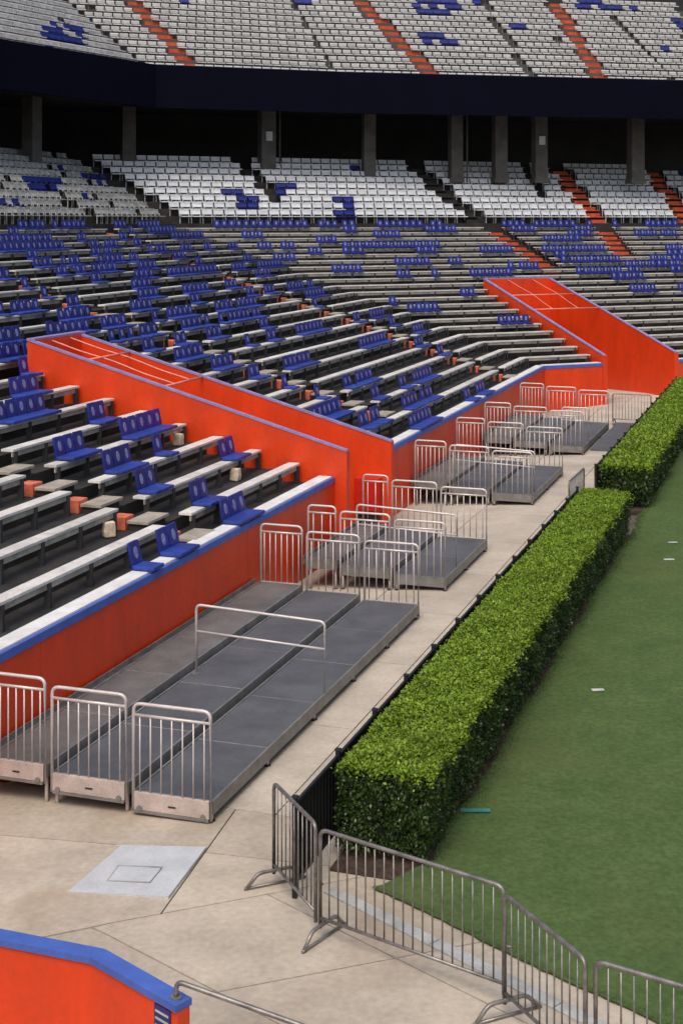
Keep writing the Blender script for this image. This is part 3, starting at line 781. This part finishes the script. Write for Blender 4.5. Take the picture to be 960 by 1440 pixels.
MB().prism(off([qa[0] - na * 0.02, ca - mg, mit + mg, qa[3] + na * 0.02]), zt - 0.048, zt).build('coping', 'blue_trim', t)
MB().prism(off([ca - mg, qb[1] - nb * 0.02 - db * 0.0, qb[2] + nb * 0.02, mit + mg]), zt - 0.047, zt + 0.002).build('coping', 'blue_trim', t)
# striped sign on the inner face beside the wall end
s0 = qb[1] - db * 0.24; 
sg = MB().prism(off([s0 - nb * 0.012, s0 + db * 0.17 - nb * 0.012, s0 + db * 0.17, s0]), zt - 0.42, zt - 0.068).build('sign', 'sign_navy', t)
for i in range(6):
    MB().prism(off([s0 + db * 0.015 - nb * 0.016, s0 + db * 0.155 - nb * 0.016, s0 + db * 0.155 - nb * 0.0125, s0 + db * 0.015 - nb * 0.0125]), zt - 0.118 - 0.05 * i, zt - 0.103 - 0.05 * i).build('sign_stripe', 'card', sg)
h0 = (qb[1] - db * 0.08 + nb * 0.055); hb = Vector((h0.x, h0.y, zt)); he = PX(440, 1448, zt - 0.05)
hr = empty('pipe_handrail', hb, 0, 'bent steel pipe handrail rising from the foreground wall coping', 'handrail')
L_ = lambda p: (p[0] - hb.x, p[1] - hb.y, p[2] - hb.z)
he2 = hb + (he - hb) * 2.2
MB().tube([(0, 0, 0.0), (0, 0, 0.05)] + [tuple(v) for v in bend((0, 0, 0.0), (0, 0, 0.12), L_(he), 0.06)] + [L_(he), L_(he2)], 0.018, 10).build('pipe', 'barrier', hr, smooth=True)
MB().tube([(0, 0, 0.003), (0, 0, 0.014)], 0.042, 12).build('flange', 'deck_edge', hr)
he3 = L_(he2); MB().tube([he3, (he3[0], he3[1], -zt)], 0.024, 10).build('pipe_leg', 'rail', hr, smooth=True)
kb = qb[1] + db * 0.03 + nb * 0.16; 0 and MB().tube([(kb.x - w1.x - db.x * .04, kb.y - w1.y - db.y * .04, zt - 0.1), (kb.x - w1.x + db.x * .02, kb.y - w1.y + db.y * .02, zt - 0.1)], 0.03, 10).build('knob', 'dark_metal', t)

# ------------------------------------------------------------------ upper deck, concourse
UP = [V2(-29.0, 36.0), V2(-9.5, 73.0), V2(0.0, 76.6), V2(19.5, 81.2), V2(44, 87.0)]
def offs(poly, dd):
    out = []
    for i, p in enumerate(poly):
        t0 = (p - poly[i-1]).normalized() if i else None; t1 = (poly[i+1] - p).normalized() if i < len(poly) - 1 else None
        n0 = V2(-t0.y, t0.x) if t0 else None; n1 = V2(-t1.y, t1.x) if t1 else None
        if n0 and n1: m = (n0 + n1).normalized(); out.append(p + m * (dd / m.dot(n0)))
        else: out.append(p + (n0 or n1) * dd)
    return out
ud = empty('upper_deck', (0.0, 76.6, 13.0), 0, 'dark navy upper deck with sloping tiers above the concourse', 'upper deck')
def ring(d0, d1, z0, z1, name, m, parent, za=None):
    a, b = offs(UP, d0), offs(UP, d1)
    for i in range(len(UP) - 1):
        q = [a[i], a[i+1], b[i+1], b[i]]
        MB().prism([V2(p.x, p.y - 76.6) for p in q], z0 - 13, z1 - 13).build(name, m, parent)
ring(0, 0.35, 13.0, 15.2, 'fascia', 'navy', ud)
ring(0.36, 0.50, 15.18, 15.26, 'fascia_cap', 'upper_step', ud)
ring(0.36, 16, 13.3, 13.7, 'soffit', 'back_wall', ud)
NUP = 14
UROW = [(i, 0.95 + 0.8 * i, 14.78 + 0.47 * i) for i in range(NUP)]
for i, dd, z in UROW: ring(dd - 0.44, dd + 0.355, z - 0.75, z, 'tier_step', 'upper_step', ud)
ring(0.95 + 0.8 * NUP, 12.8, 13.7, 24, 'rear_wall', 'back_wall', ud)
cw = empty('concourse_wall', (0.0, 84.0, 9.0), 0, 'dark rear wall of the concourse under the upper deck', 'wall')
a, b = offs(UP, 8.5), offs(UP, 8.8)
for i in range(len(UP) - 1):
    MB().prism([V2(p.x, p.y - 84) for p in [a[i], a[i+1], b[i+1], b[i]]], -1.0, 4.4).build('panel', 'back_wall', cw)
for i, (x, wpx) in enumerate(((45, 20), (180, 19), (375, 21), (518, 17), (640, 17), (702, 18), (758, 18), (893, 19))):
    # intersect the sight column with the line of columns
    ln = offs(UP, 3.6); m_ = (x - 480) / F
    for p, q in zip(ln[:-1], ln[1:]):
        den = (q.x - p.x) - m_ * (q.y - p.y); t_ = (m_ * p.y - p.x) / den
        if 0 <= t_ <= 1:
            c = p.lerp(q, t_); an = math.atan2((q - p).y, (q - p).x); hw = wpx / 2 / F * c.y
            nxt = ['beside the leftmost dark bay', 'before the bend of the fascia', 'after the bend, carrying a small box', 'slim, beside the wide dark bay', 'with a narrow pipe beside it', 'between two close neighbours', 'last of three close columns', 'pale, with its head in deep shadow'][i]
            if i == 0: nxt = 'under the slanting part of the fascia'
            t = empty('concourse_column', (c.x, c.y, 9.4), an, 'concrete concourse column ' + nxt, 'column', 'columns along the concourse')
            MB().box(-hw, hw, -hw, hw, 0.0, 3.88).build('shaft', 'column', t, bevel=0.03)
            MB().box(-hw - 0.06, hw + 0.06, -hw - 0.06, hw + 0.06, -0.02, 0.25).build('plinth', 'column', t)
            if i in (2, 6): MB().box(-0.18, 0.18, -hw - 0.09, -hw - 0.001, 2.2, 2.7).build('wall_box', 'plate', t)
            if i in (0, 2, 4): MB().tube([(hw + 0.35, 0, 0), (hw + 0.35, 0, 3.88)], 0.05, 8).build('drain_pipe', 'column', t)
            break

# ------------------------------------------------------------------ seats
def seat_mesh(name, m, w_=0.50, z0=0.38, zb0=0.46, zb1=0.70, rim=None):
    b = MB()
    b.box(-w_/2, w_/2, -0.22, 0.16, z0 - 0.045, z0)
    b.quad_box([(-w_/2, 0.15, zb0), (w_/2, 0.15, zb0), (w_/2, 0.19, zb0), (-w_/2, 0.19, zb0), (-w_/2, 0.205, zb1 - 0.06), (w_/2, 0.205, zb1 - 0.06), (w_/2, 0.245, zb1 - 0.06), (-w_/2, 0.245, zb1 - 0.06)])
    for x in (-w_/2 + 0.03, w_/2 - 0.03): b.box(x - 0.015, x + 0.015, 0.10, 0.14, 0, zb0 + 0.05)
    nf = len(b.f)
    b.box(-w_/2, w_/2, 0.195, 0.255, zb1 - 0.059, zb1)
    me = b.mesh(name, m)
    if rim:
        me.materials.append(M[rim])
        for i in list(range(nf, len(b.f))) + [1, 2]: me.polygons[i].material_index = 1
    return me
WS = seat_mesh('white_seat', 'white_seat', 0.52, rim='seat_rim'); GS = seat_mesh('grey_seat', 'grey_seat', 0.42); US = seat_mesh('upper_seat', 'upper_seat', 0.45, 0.36, 0.44, 0.64, rim='seat_rim'); BS = seat_mesh('blue_chair', 'blue_seat', 0.52)
def scatter(cands, limit, name, label_fn, cat, group, stuff_label):
    """cands: (mesh, x, y, z, rz, info); the largest in view become single objects, the rest one mass"""
    cands.sort(key=lambda c: c[2])
    for me, x, y, z, rz, info in cands[:limit]:
        o = link(name, me); o.location = (x, y, z); o.rotation_euler = (0, 0, rz); tag(o, label_fn(info), cat, group)
    rest = cands[limit:]
    if rest:
        me0 = rest[0][0]; nv = len(me0.vertices); co = np.zeros(nv * 3); me0.vertices.foreach_get('co', co); co = co.reshape(-1, 3)
        fs = [tuple(p.vertices) for p in me0.polygons]; V_, F_ = [], []
        for me, x, y, z, rz, info in rest:
            c, s = math.cos(rz), math.sin(rz); b = len(V_)
            V_ += [(x + p[0]*c - p[1]*s, y + p[0]*s + p[1]*c, z + p[2]) for p in co]; F_ += [tuple(i + b for i in f) for f in fs]
        m = bpy.data.meshes.new(name + '_mass'); m.from_pydata(V_, [], F_)
        for mm in me0.materials: m.materials.append(mm)
        m.polygons.foreach_set('material_index', [p.material_index for p in me0.polygons] * len(rest))
        tag(link(name + '_rows', m), stuff_label, cat, None, 'stuff')
BLUE_CH = []   # pixel boxes of blue chairs among the white ones: (x0,x1,y0,y1)
BLUE_CH += [(377, 438, 258, 268), (391, 420, 268, 277), (322, 350, 262, 274), (338, 367, 274, 288), (465, 502, 288, 300), (466, 500, 275, 282), (40, 88, 245, 262), (120, 150, 240, 262), (0, 36, 276, 288)]
white, grey, bluec = [], [], []
for j, o, z in CH:
    for sec in (1, 2):
        al = [aisle_a(k_, o, z) for k_ in ('DEFGI') ] if sec == 2 else [aisle_a('C', o, z)]
        hw = [0.45, 0.7, 0.3, 0.65, 0.65] if sec == 2 else [0.5]
        if sec == 1: a0, a1 = a_at_px(1, o, -12), lim(o) - 0.5
        else: a0, a1 = -lim(o) + 0.5, a_at_px(2, o, 972)
        a = a0 + 0.1 * (j % 3); step = 0.60 if sec == 2 else 0.50
        while a < a1:
            a += step
            if any(x is not None and abs(a - x) < h_ for x, h_ in zip(al, hw)): continue
            if sec == 1 and random.random() < 0.06: continue
            p = P(sec, a, o); px, py = proj((p.x, p.y, z + 0.6))
            rec = (p.x, p.y, z + 0.002, RZ[sec] + random.uniform(-.015, .015), j)
            if any(x0 <= px <= x1 and y0 <= py <= y1 for x0, x1, y0, y1 in BLUE_CH) and random.random() < 0.8 or random.random() < 0.02: bluec.append((BS, *rec))
            elif sec == 1 or px < 105 + (py - 228) * 1.4: grey.append((GS, *rec))
            else: white.append((WS, *rec))
JR = ['lowest', 'second', 'third', 'fourth', 'fifth', 'sixth', 'seventh', 'eighth', 'topmost']
scatter(white, 300, 'white_seat', lambda j: f'white plastic seat in the {JR[j]} chair row below the dark concourse', 'seat', 'white seats below the concourse', 'more white plastic seats below the concourse')
scatter(grey, 120, 'grey_seat', lambda j: f'grey folding seat in the {JR[j]} chair row before the bend', 'seat', 'grey seats of the side stand', 'more grey folding seats of the side stand')
scatter(bluec, 100, 'blue_seat', lambda j: f'dark blue plastic seat among lighter ones in the {JR[j]} chair row', 'seat', 'blue seats among the white rows', '')
ups = []; upb = []
UA = [[(178, -4), (262, 92)], [(496, -4), (602, 104)], [(672, -4), (745, 108)], [(772, -4), (842, 111)], [(945, -40), (990, 110)]]
UB = [(585, 645, 2, 22), (583, 642, 50, 72), (405, 435, 0, 10), (808, 872, 2, 18), (62, 118, 40, 64), (600, 622, 98, 104), (945, 960, 26, 46)]
stair = [empty('upper_stair', (0, 76.6, 13.0), 0, f'orange painted stair between upper deck seats {q}', 'stairs', 'orange stairs of the upper deck') for q in ('before the bend of the fascia', 'over the wide dark bay', 'over the pale column')]
SIDX = {0: 0, 1: 1, 3: 2}
for i, dd, z in UROW:
    ln = offs(UP, dd)
    for si, (p, q) in enumerate(zip(ln[:-1], ln[1:])):
        L = (q - p).length; d_ = (q - p) / L; an = math.atan2(d_.y, d_.x); a = 0.3
        prevside = None
        while a < L - 0.2:
            c = p + d_ * a; px, py = proj((c.x, c.y, z + 0.3))
            if -12 < px < 972 and py > -16:
                skip = False
                for ai, ((x0, y0), (x1, y1)) in enumerate(UA):
                    xa = x0 + (x1 - x0) * (py - y0) / (y1 - y0); ww = 11 if ai != 2 else 5
                    if abs(px - xa) < ww: skip = True
                if not skip and random.random() > 0.004:
                    rec = (c.x, c.y, z + 0.002, an + random.uniform(-.05, .05), i)
                    if any(x0 <= px <= x1 and y0 <= py <= y1 for x0, x1, y0, y1 in UB) and random.random() < 0.75 or random.random() < 0.006: upb.append((BS, *rec))
                    else: ups.append((US, *rec))
            a += 0.53
        # stair steps where an aisle crosses this row
        for ai, ((x0, y0), (x1, y1)) in enumerate(UA):
            if ai not in SIDX: continue
            prev = None; a = 0
            while a < L:
                c = p + d_ * a; px, py = proj((c.x, c.y, z)); xa = x0 + (x1 - x0) * (py - y0) / (y1 - y0); s_ = px - xa
                if prev is not None and prev < 0 <= s_ and py > -30:
                    n_ = V2(-d_.y, d_.x); st = MB()
                    for hh in range(2):
                        o0 = -0.44 + 0.4 * hh; b0 = c - V2(0, 76.6)
                        qq = [b0 - d_ * 0.45 + n_ * o0, b0 + d_ * 0.45 + n_ * o0, b0 + d_ * 0.45 + n_ * (o0 + 0.398), b0 - d_ * 0.45 + n_ * (o0 + 0.398)]
                        st.prism(qq, z - 13 - 0.02, z - 13 + 0.012 + 0.235 * hh)
                    st.build('step', 'aisle_orange', stair[SIDX[ai]]); break
                prev = s_; a += 0.08
UR = ['front', 'second', 'third', 'fourth', 'fifth', 'sixth', 'seventh', 'eighth', 'ninth', 'tenth', 'eleventh', 'twelfth', 'thirteenth', 'fourteenth']
scatter(ups, 300, 'stadium_seat', lambda j: f'light grey upper deck seat in the {UR[j]} row above the dark fascia', 'seat', 'light grey seats of the upper deck', 'more light grey seats of the upper deck')
scatter(upb, 60, 'blue_seat', lambda j: f'blue seat in the {UR[j]} row of the upper deck', 'seat', 'blue seats of the upper deck', '')

# blue clip-on seats on the benches: (x0, x1, y) in the photograph, snapped to the nearest bench row
CL = [(208,254,788),(252,298,762),(338,388,716),(280,322,698),(205,246,688),(318,357,644),(153,216,664),(225,256,640),(178,254,616),(85,150,646),(130,178,594),(5,82,590),(20,74,562),(0,46,508),
(2,80,341),(0,88,358),(30,46,324),(92,125,326),(160,183,324),(197,230,324),(245,270,334),(132,146,349),(157,173,347),(192,206,347),(222,270,357),(290,303,349),(50,64,376),(150,165,363),(132,172,384),(188,200,374),(238,312,389),(278,308,371),
(0,22,396),(85,100,389),(38,70,409),(133,150,402),(190,220,401),(262,300,409),(320,340,401),(22,62,437),(98,128,429),(155,170,439),(190,220,434),(350,365,412),(375,395,412),(407,420,409),(435,447,402),(375,385,394),(88,135,447),(197,230,459),(240,278,449),(312,322,459),(360,372,451),
(72,135,469),(148,185,466),(240,290,471),(380,395,477),(420,435,476),(0,40,479),(204,235,495),(252,300,514),(302,335,499),(304,342,524),(310,336,503),(393,451,506),(384,393,484),(420,432,479),(350,365,489),(300,338,529),(357,379,527),(403,420,534),(511,535,498),(482,508,539),(448,463,551),(516,549,558),(568,583,532),(619,635,510),(573,600,565),(604,621,546),(446,496,577),(511,535,589),(592,630,587),(667,683,549),(683,702,539),(549,561,465),
(572,620,438),(645,672,413),(662,720,388),(560,577,393),(605,620,391),(730,760,376),(700,735,452),(712,748,460),(480,622,346),(532,595,319),(595,645,324),(525,565,334),(585,615,358),(480,502,308),(692,740,317),(705,755,327),(752,810,308),(805,835,326),(762,820,343),(757,852,356),(778,800,364),(800,875,373),(810,877,384),(880,958,373),(907,955,318),(927,955,333),(935,962,351),(945,962,364),(952,965,412),(862,905,396),(885,925,415),
(300,384,306),(384,435,308),(347,370,316),(342,370,337),(345,362,368),(392,419,349)]
BACK = MB(); 
def backrest_mesh():
    b = MB(); n = 6; ws = 0.40; pts = []
    prof = [(0.12, -0.03), (0.135, 0.10), (0.165, 0.26), (0.20, 0.43)]
    for (y, z), ww in zip(prof, (0.31, 0.35, 0.35, 0.31)):
        b.v += [(-ww/2, y - 0.02, z), (ww/2, y - 0.02, z), (ww/2, y + 0.022, z), (-ww/2, y + 0.022, z)]
    for i in range(3):
        for q in range(4):
            b.f.append((i*4 + q, i*4 + (q+1) % 4, i*4 + 4 + (q+1) % 4, i*4 + 4 + q))
    b.f.append((3, 2, 1, 0)); b.f.append((12, 13, 14, 15))
    return b.mesh('backrest', 'blue_seat', bevel=0.008)
BKM = backrest_mesh()
PAD = MB().box(-0.188, 0.188, -0.27, 0.12, 0.012, 0.075).mesh('seat_pad', 'blue_pad', bevel=0.016)
CLIPM = MB().box(-0.12, 0.12, -0.1, 0.1, 0.0, 0.011).mesh('clip_plate', 'dark_metal')
e_ = MB(); ne = 10
for i in range(ne):
    an = 2 * math.pi * i / ne; zz = 0.25 + 0.10 * math.sin(an); yy = 0.135 + (zz - 0.10) * 0.19
    e_.v.append((0.062 * math.cos(an), yy - 0.0265, zz))
e_.f.append(tuple(range(ne)))
vb = len(e_.v)
for i in range(ne): x, y, z = e_.v[i]; e_.v.append((x, y + 0.012, z))
e_.f.append(tuple(vb + i for i in reversed(range(ne))))
for i in range(ne): e_.f.append((i, (i+1) % ne, vb + (i+1) % ne, vb + i))
EMB = e_.mesh('emblem', 'emblem')
# more broken clusters high on both stands
rs = random.Random(23)
for _ in range(74):
    k = rs.randint(8, 21); px_ = rs.uniform(0, 470); a = a_at_px(1, ROW[k][1], px_)
    if a < lim(ROW[k][1]): wpx = rs.choice((12, 16, 16, 22, 30, 44)); CL.append((px_, px_ + wpx, py_at(1, a, ROW[k][1], ROW[k][2])))
for _ in range(26):
    k = rs.randint(12, 21); px_ = rs.uniform(300, 960); a = a_at_px(2, ROW[k][1], px_)
    if a > -lim(ROW[k][1]): CL.append((px_, px_ + rs.choice((18, 24, 34, 50)), py_at(2, a, ROW[k][1], ROW[k][2])))
for _ in range(22):
    k = rs.randint(1, 8); px_ = rs.uniform(420, 640); a = a_at_px(1, ROW[k][1], px_)
    if T1['a1'] < a < lim(ROW[k][1]): CL.append((px_, px_ + rs.choice((14, 20, 26)) + 8, py_at(1, a, ROW[k][1], ROW[k][2])))
used = {}
cands = []
for (x0, x1, y) in CL:
    best = None; xm = (x0 + x1) / 2
    for sec, k, a0, a1 in SEGS:
        o = ROW[k][1]; zb = ROW[k][2]; a = a_at_px(sec, o, xm)
        if not (a0 - 0.6 <= a <= a1 + 0.6): continue
        dy = abs(py_at(sec, a, o, zb) - y)
        if best is None or dy < best[0]: best = (dy, sec, k, a0, a1)
    if not best or best[0] > 16: continue
    _, sec, k, a0, a1 = best; o = ROW[k][1]
    if sec == 1:
        sh = 680 / P(1, a_at_px(1, o, xm), o).y * (0.85 if y > 590 else (0.5 if y > 480 else 0.12))
        x1 = max(x1 - sh, x0 + 8)
    p0, p1 = max(a0, a_at_px(sec, o, x0)), min(a1, a_at_px(sec, o, x1))
    L = p1 - p0; n = max(1, round(L / 0.395))
    mid = (p0 + p1) / 2
    for i in range(n):
        a = mid + (i - (n - 1) / 2) * 0.385
        if a - 0.15 < a0 or a + 0.15 > a1: continue
        key = (sec, k, round(a / 0.38))
        if any((sec, k, key[2] + dlt) in used and abs(used[(sec, k, key[2] + dlt)] - a) < 0.375 for dlt in (-1, 0, 1)): continue
        used[key] = a
        p = P(sec, a, o + (0.20 if k == 0 else 0)); cands.append((p.y, sec, k, a, p, ROW[k][2] + 0.005))
cands.sort(key=lambda c: c[0])
def blue_label(sec, k, a):
    if k == 0: return 'blue clip-on seat on the white front ledge above the orange wall'
    if sec == 1 and a < T1['a0'] and ROW[k][1] < T1['ob']: return f'blue clip-on seat on the {ORD[k]} bench beside the near tunnel'
    if sec == 1: return f'blue clip-on seat on the {ORD[k]} bench row of the side stand past the near tunnel'
    return f'blue clip-on seat on the {ORD[k]} bench row of the end stand'
mass = MB(); emass = MB()
for ci, (_, sec, k, a, p, z) in enumerate(cands):
    rz = RZ[sec] + random.uniform(-0.03, 0.03); tl = random.uniform(-0.03, 0.03)
    if ci < 300:
        t = empty('clip_on_seat', (p.x, p.y, z), rz, blue_label(sec, k, a), 'seat', 'blue clip-on seats on the benches')
        sk = 0.9 if p.y > 38 else 1.0; t.scale = (sk, sk, sk)
        link('seat_pad', PAD, t)
        b = link('backrest', BKM, t, Matrix.Rotation(tl, 4, 'X')); link('emblem', EMB, b)
        link('clip_plate', CLIPM, t)
    else:
        Mx = Matrix.Translation((p.x, p.y, z)) @ Matrix.Rotation(rz, 4, 'Z') @ Matrix.Scale(0.9, 4)
        for me, ms in ((PAD, mass), (BKM, mass), (EMB, emass)):
            b0 = len(ms.v); ms.v += [tuple(Mx @ v.co) for v in me.vertices]; ms.f += [tuple(i + b0 for i in q.vertices) for q in me.polygons]
if mass.v:
    t = tag(mass.build('clip_on_seat_rows', 'blue_seat'), 'more blue clip-on seats high in the end stand', 'seat', None, 'stuff')
    emass.build('emblems', 'emblem', t)['kind'] = 'stuff'
print('BLUE', len(cands), 'WHITE', len(white), 'GREY', len(grey), 'UPPER', len(ups))

# cream bags left under the benches
for i, (x, y, k, lab) in enumerate(((152, 750, 2, 'cream bag under the second bench by the block steps'), (330, 668, 2, 'cream bag under the second bench beside the near tunnel'), (250, 630, 4, 'cream bag under the fourth bench beside the near tunnel'))):
    o_ = ROW[k][1]; zz = ROW[k][2] - 0.43; a = a_at_px(1, o_ - 0.15, x); p = P(1, a, o_ - 0.17)
    b = MB(); s_ = 0.105
    for zz_, ww in ((0, 0.95), (0.1, 1.0), (0.2, 0.97), (0.26, 0.9)):
        b.v += [(sx * s_ * ww * random.uniform(.9, 1.1), sy * s_ * 0.75 * ww * random.uniform(.9, 1.1), zz_ + random.uniform(0, .012)) for sx, sy in ((-1,-1),(1,-1),(1,1),(-1,1))]
    for r_ in range(3):
        for q in range(4): b.f.append((r_*4 + q, r_*4 + (q+1) % 4, r_*4 + 4 + (q+1) % 4, r_*4 + 4 + q))
    b.f += [(3,2,1,0), (12,13,14,15)]
    ob = b.build('bag', 'cream', None, bevel=0.02); ob.location = (p.x, p.y, zz + 0.012); ob.rotation_euler = (0, 0, random.uniform(0, 3)); tag(ob, lab, 'bag', 'bags under the benches')
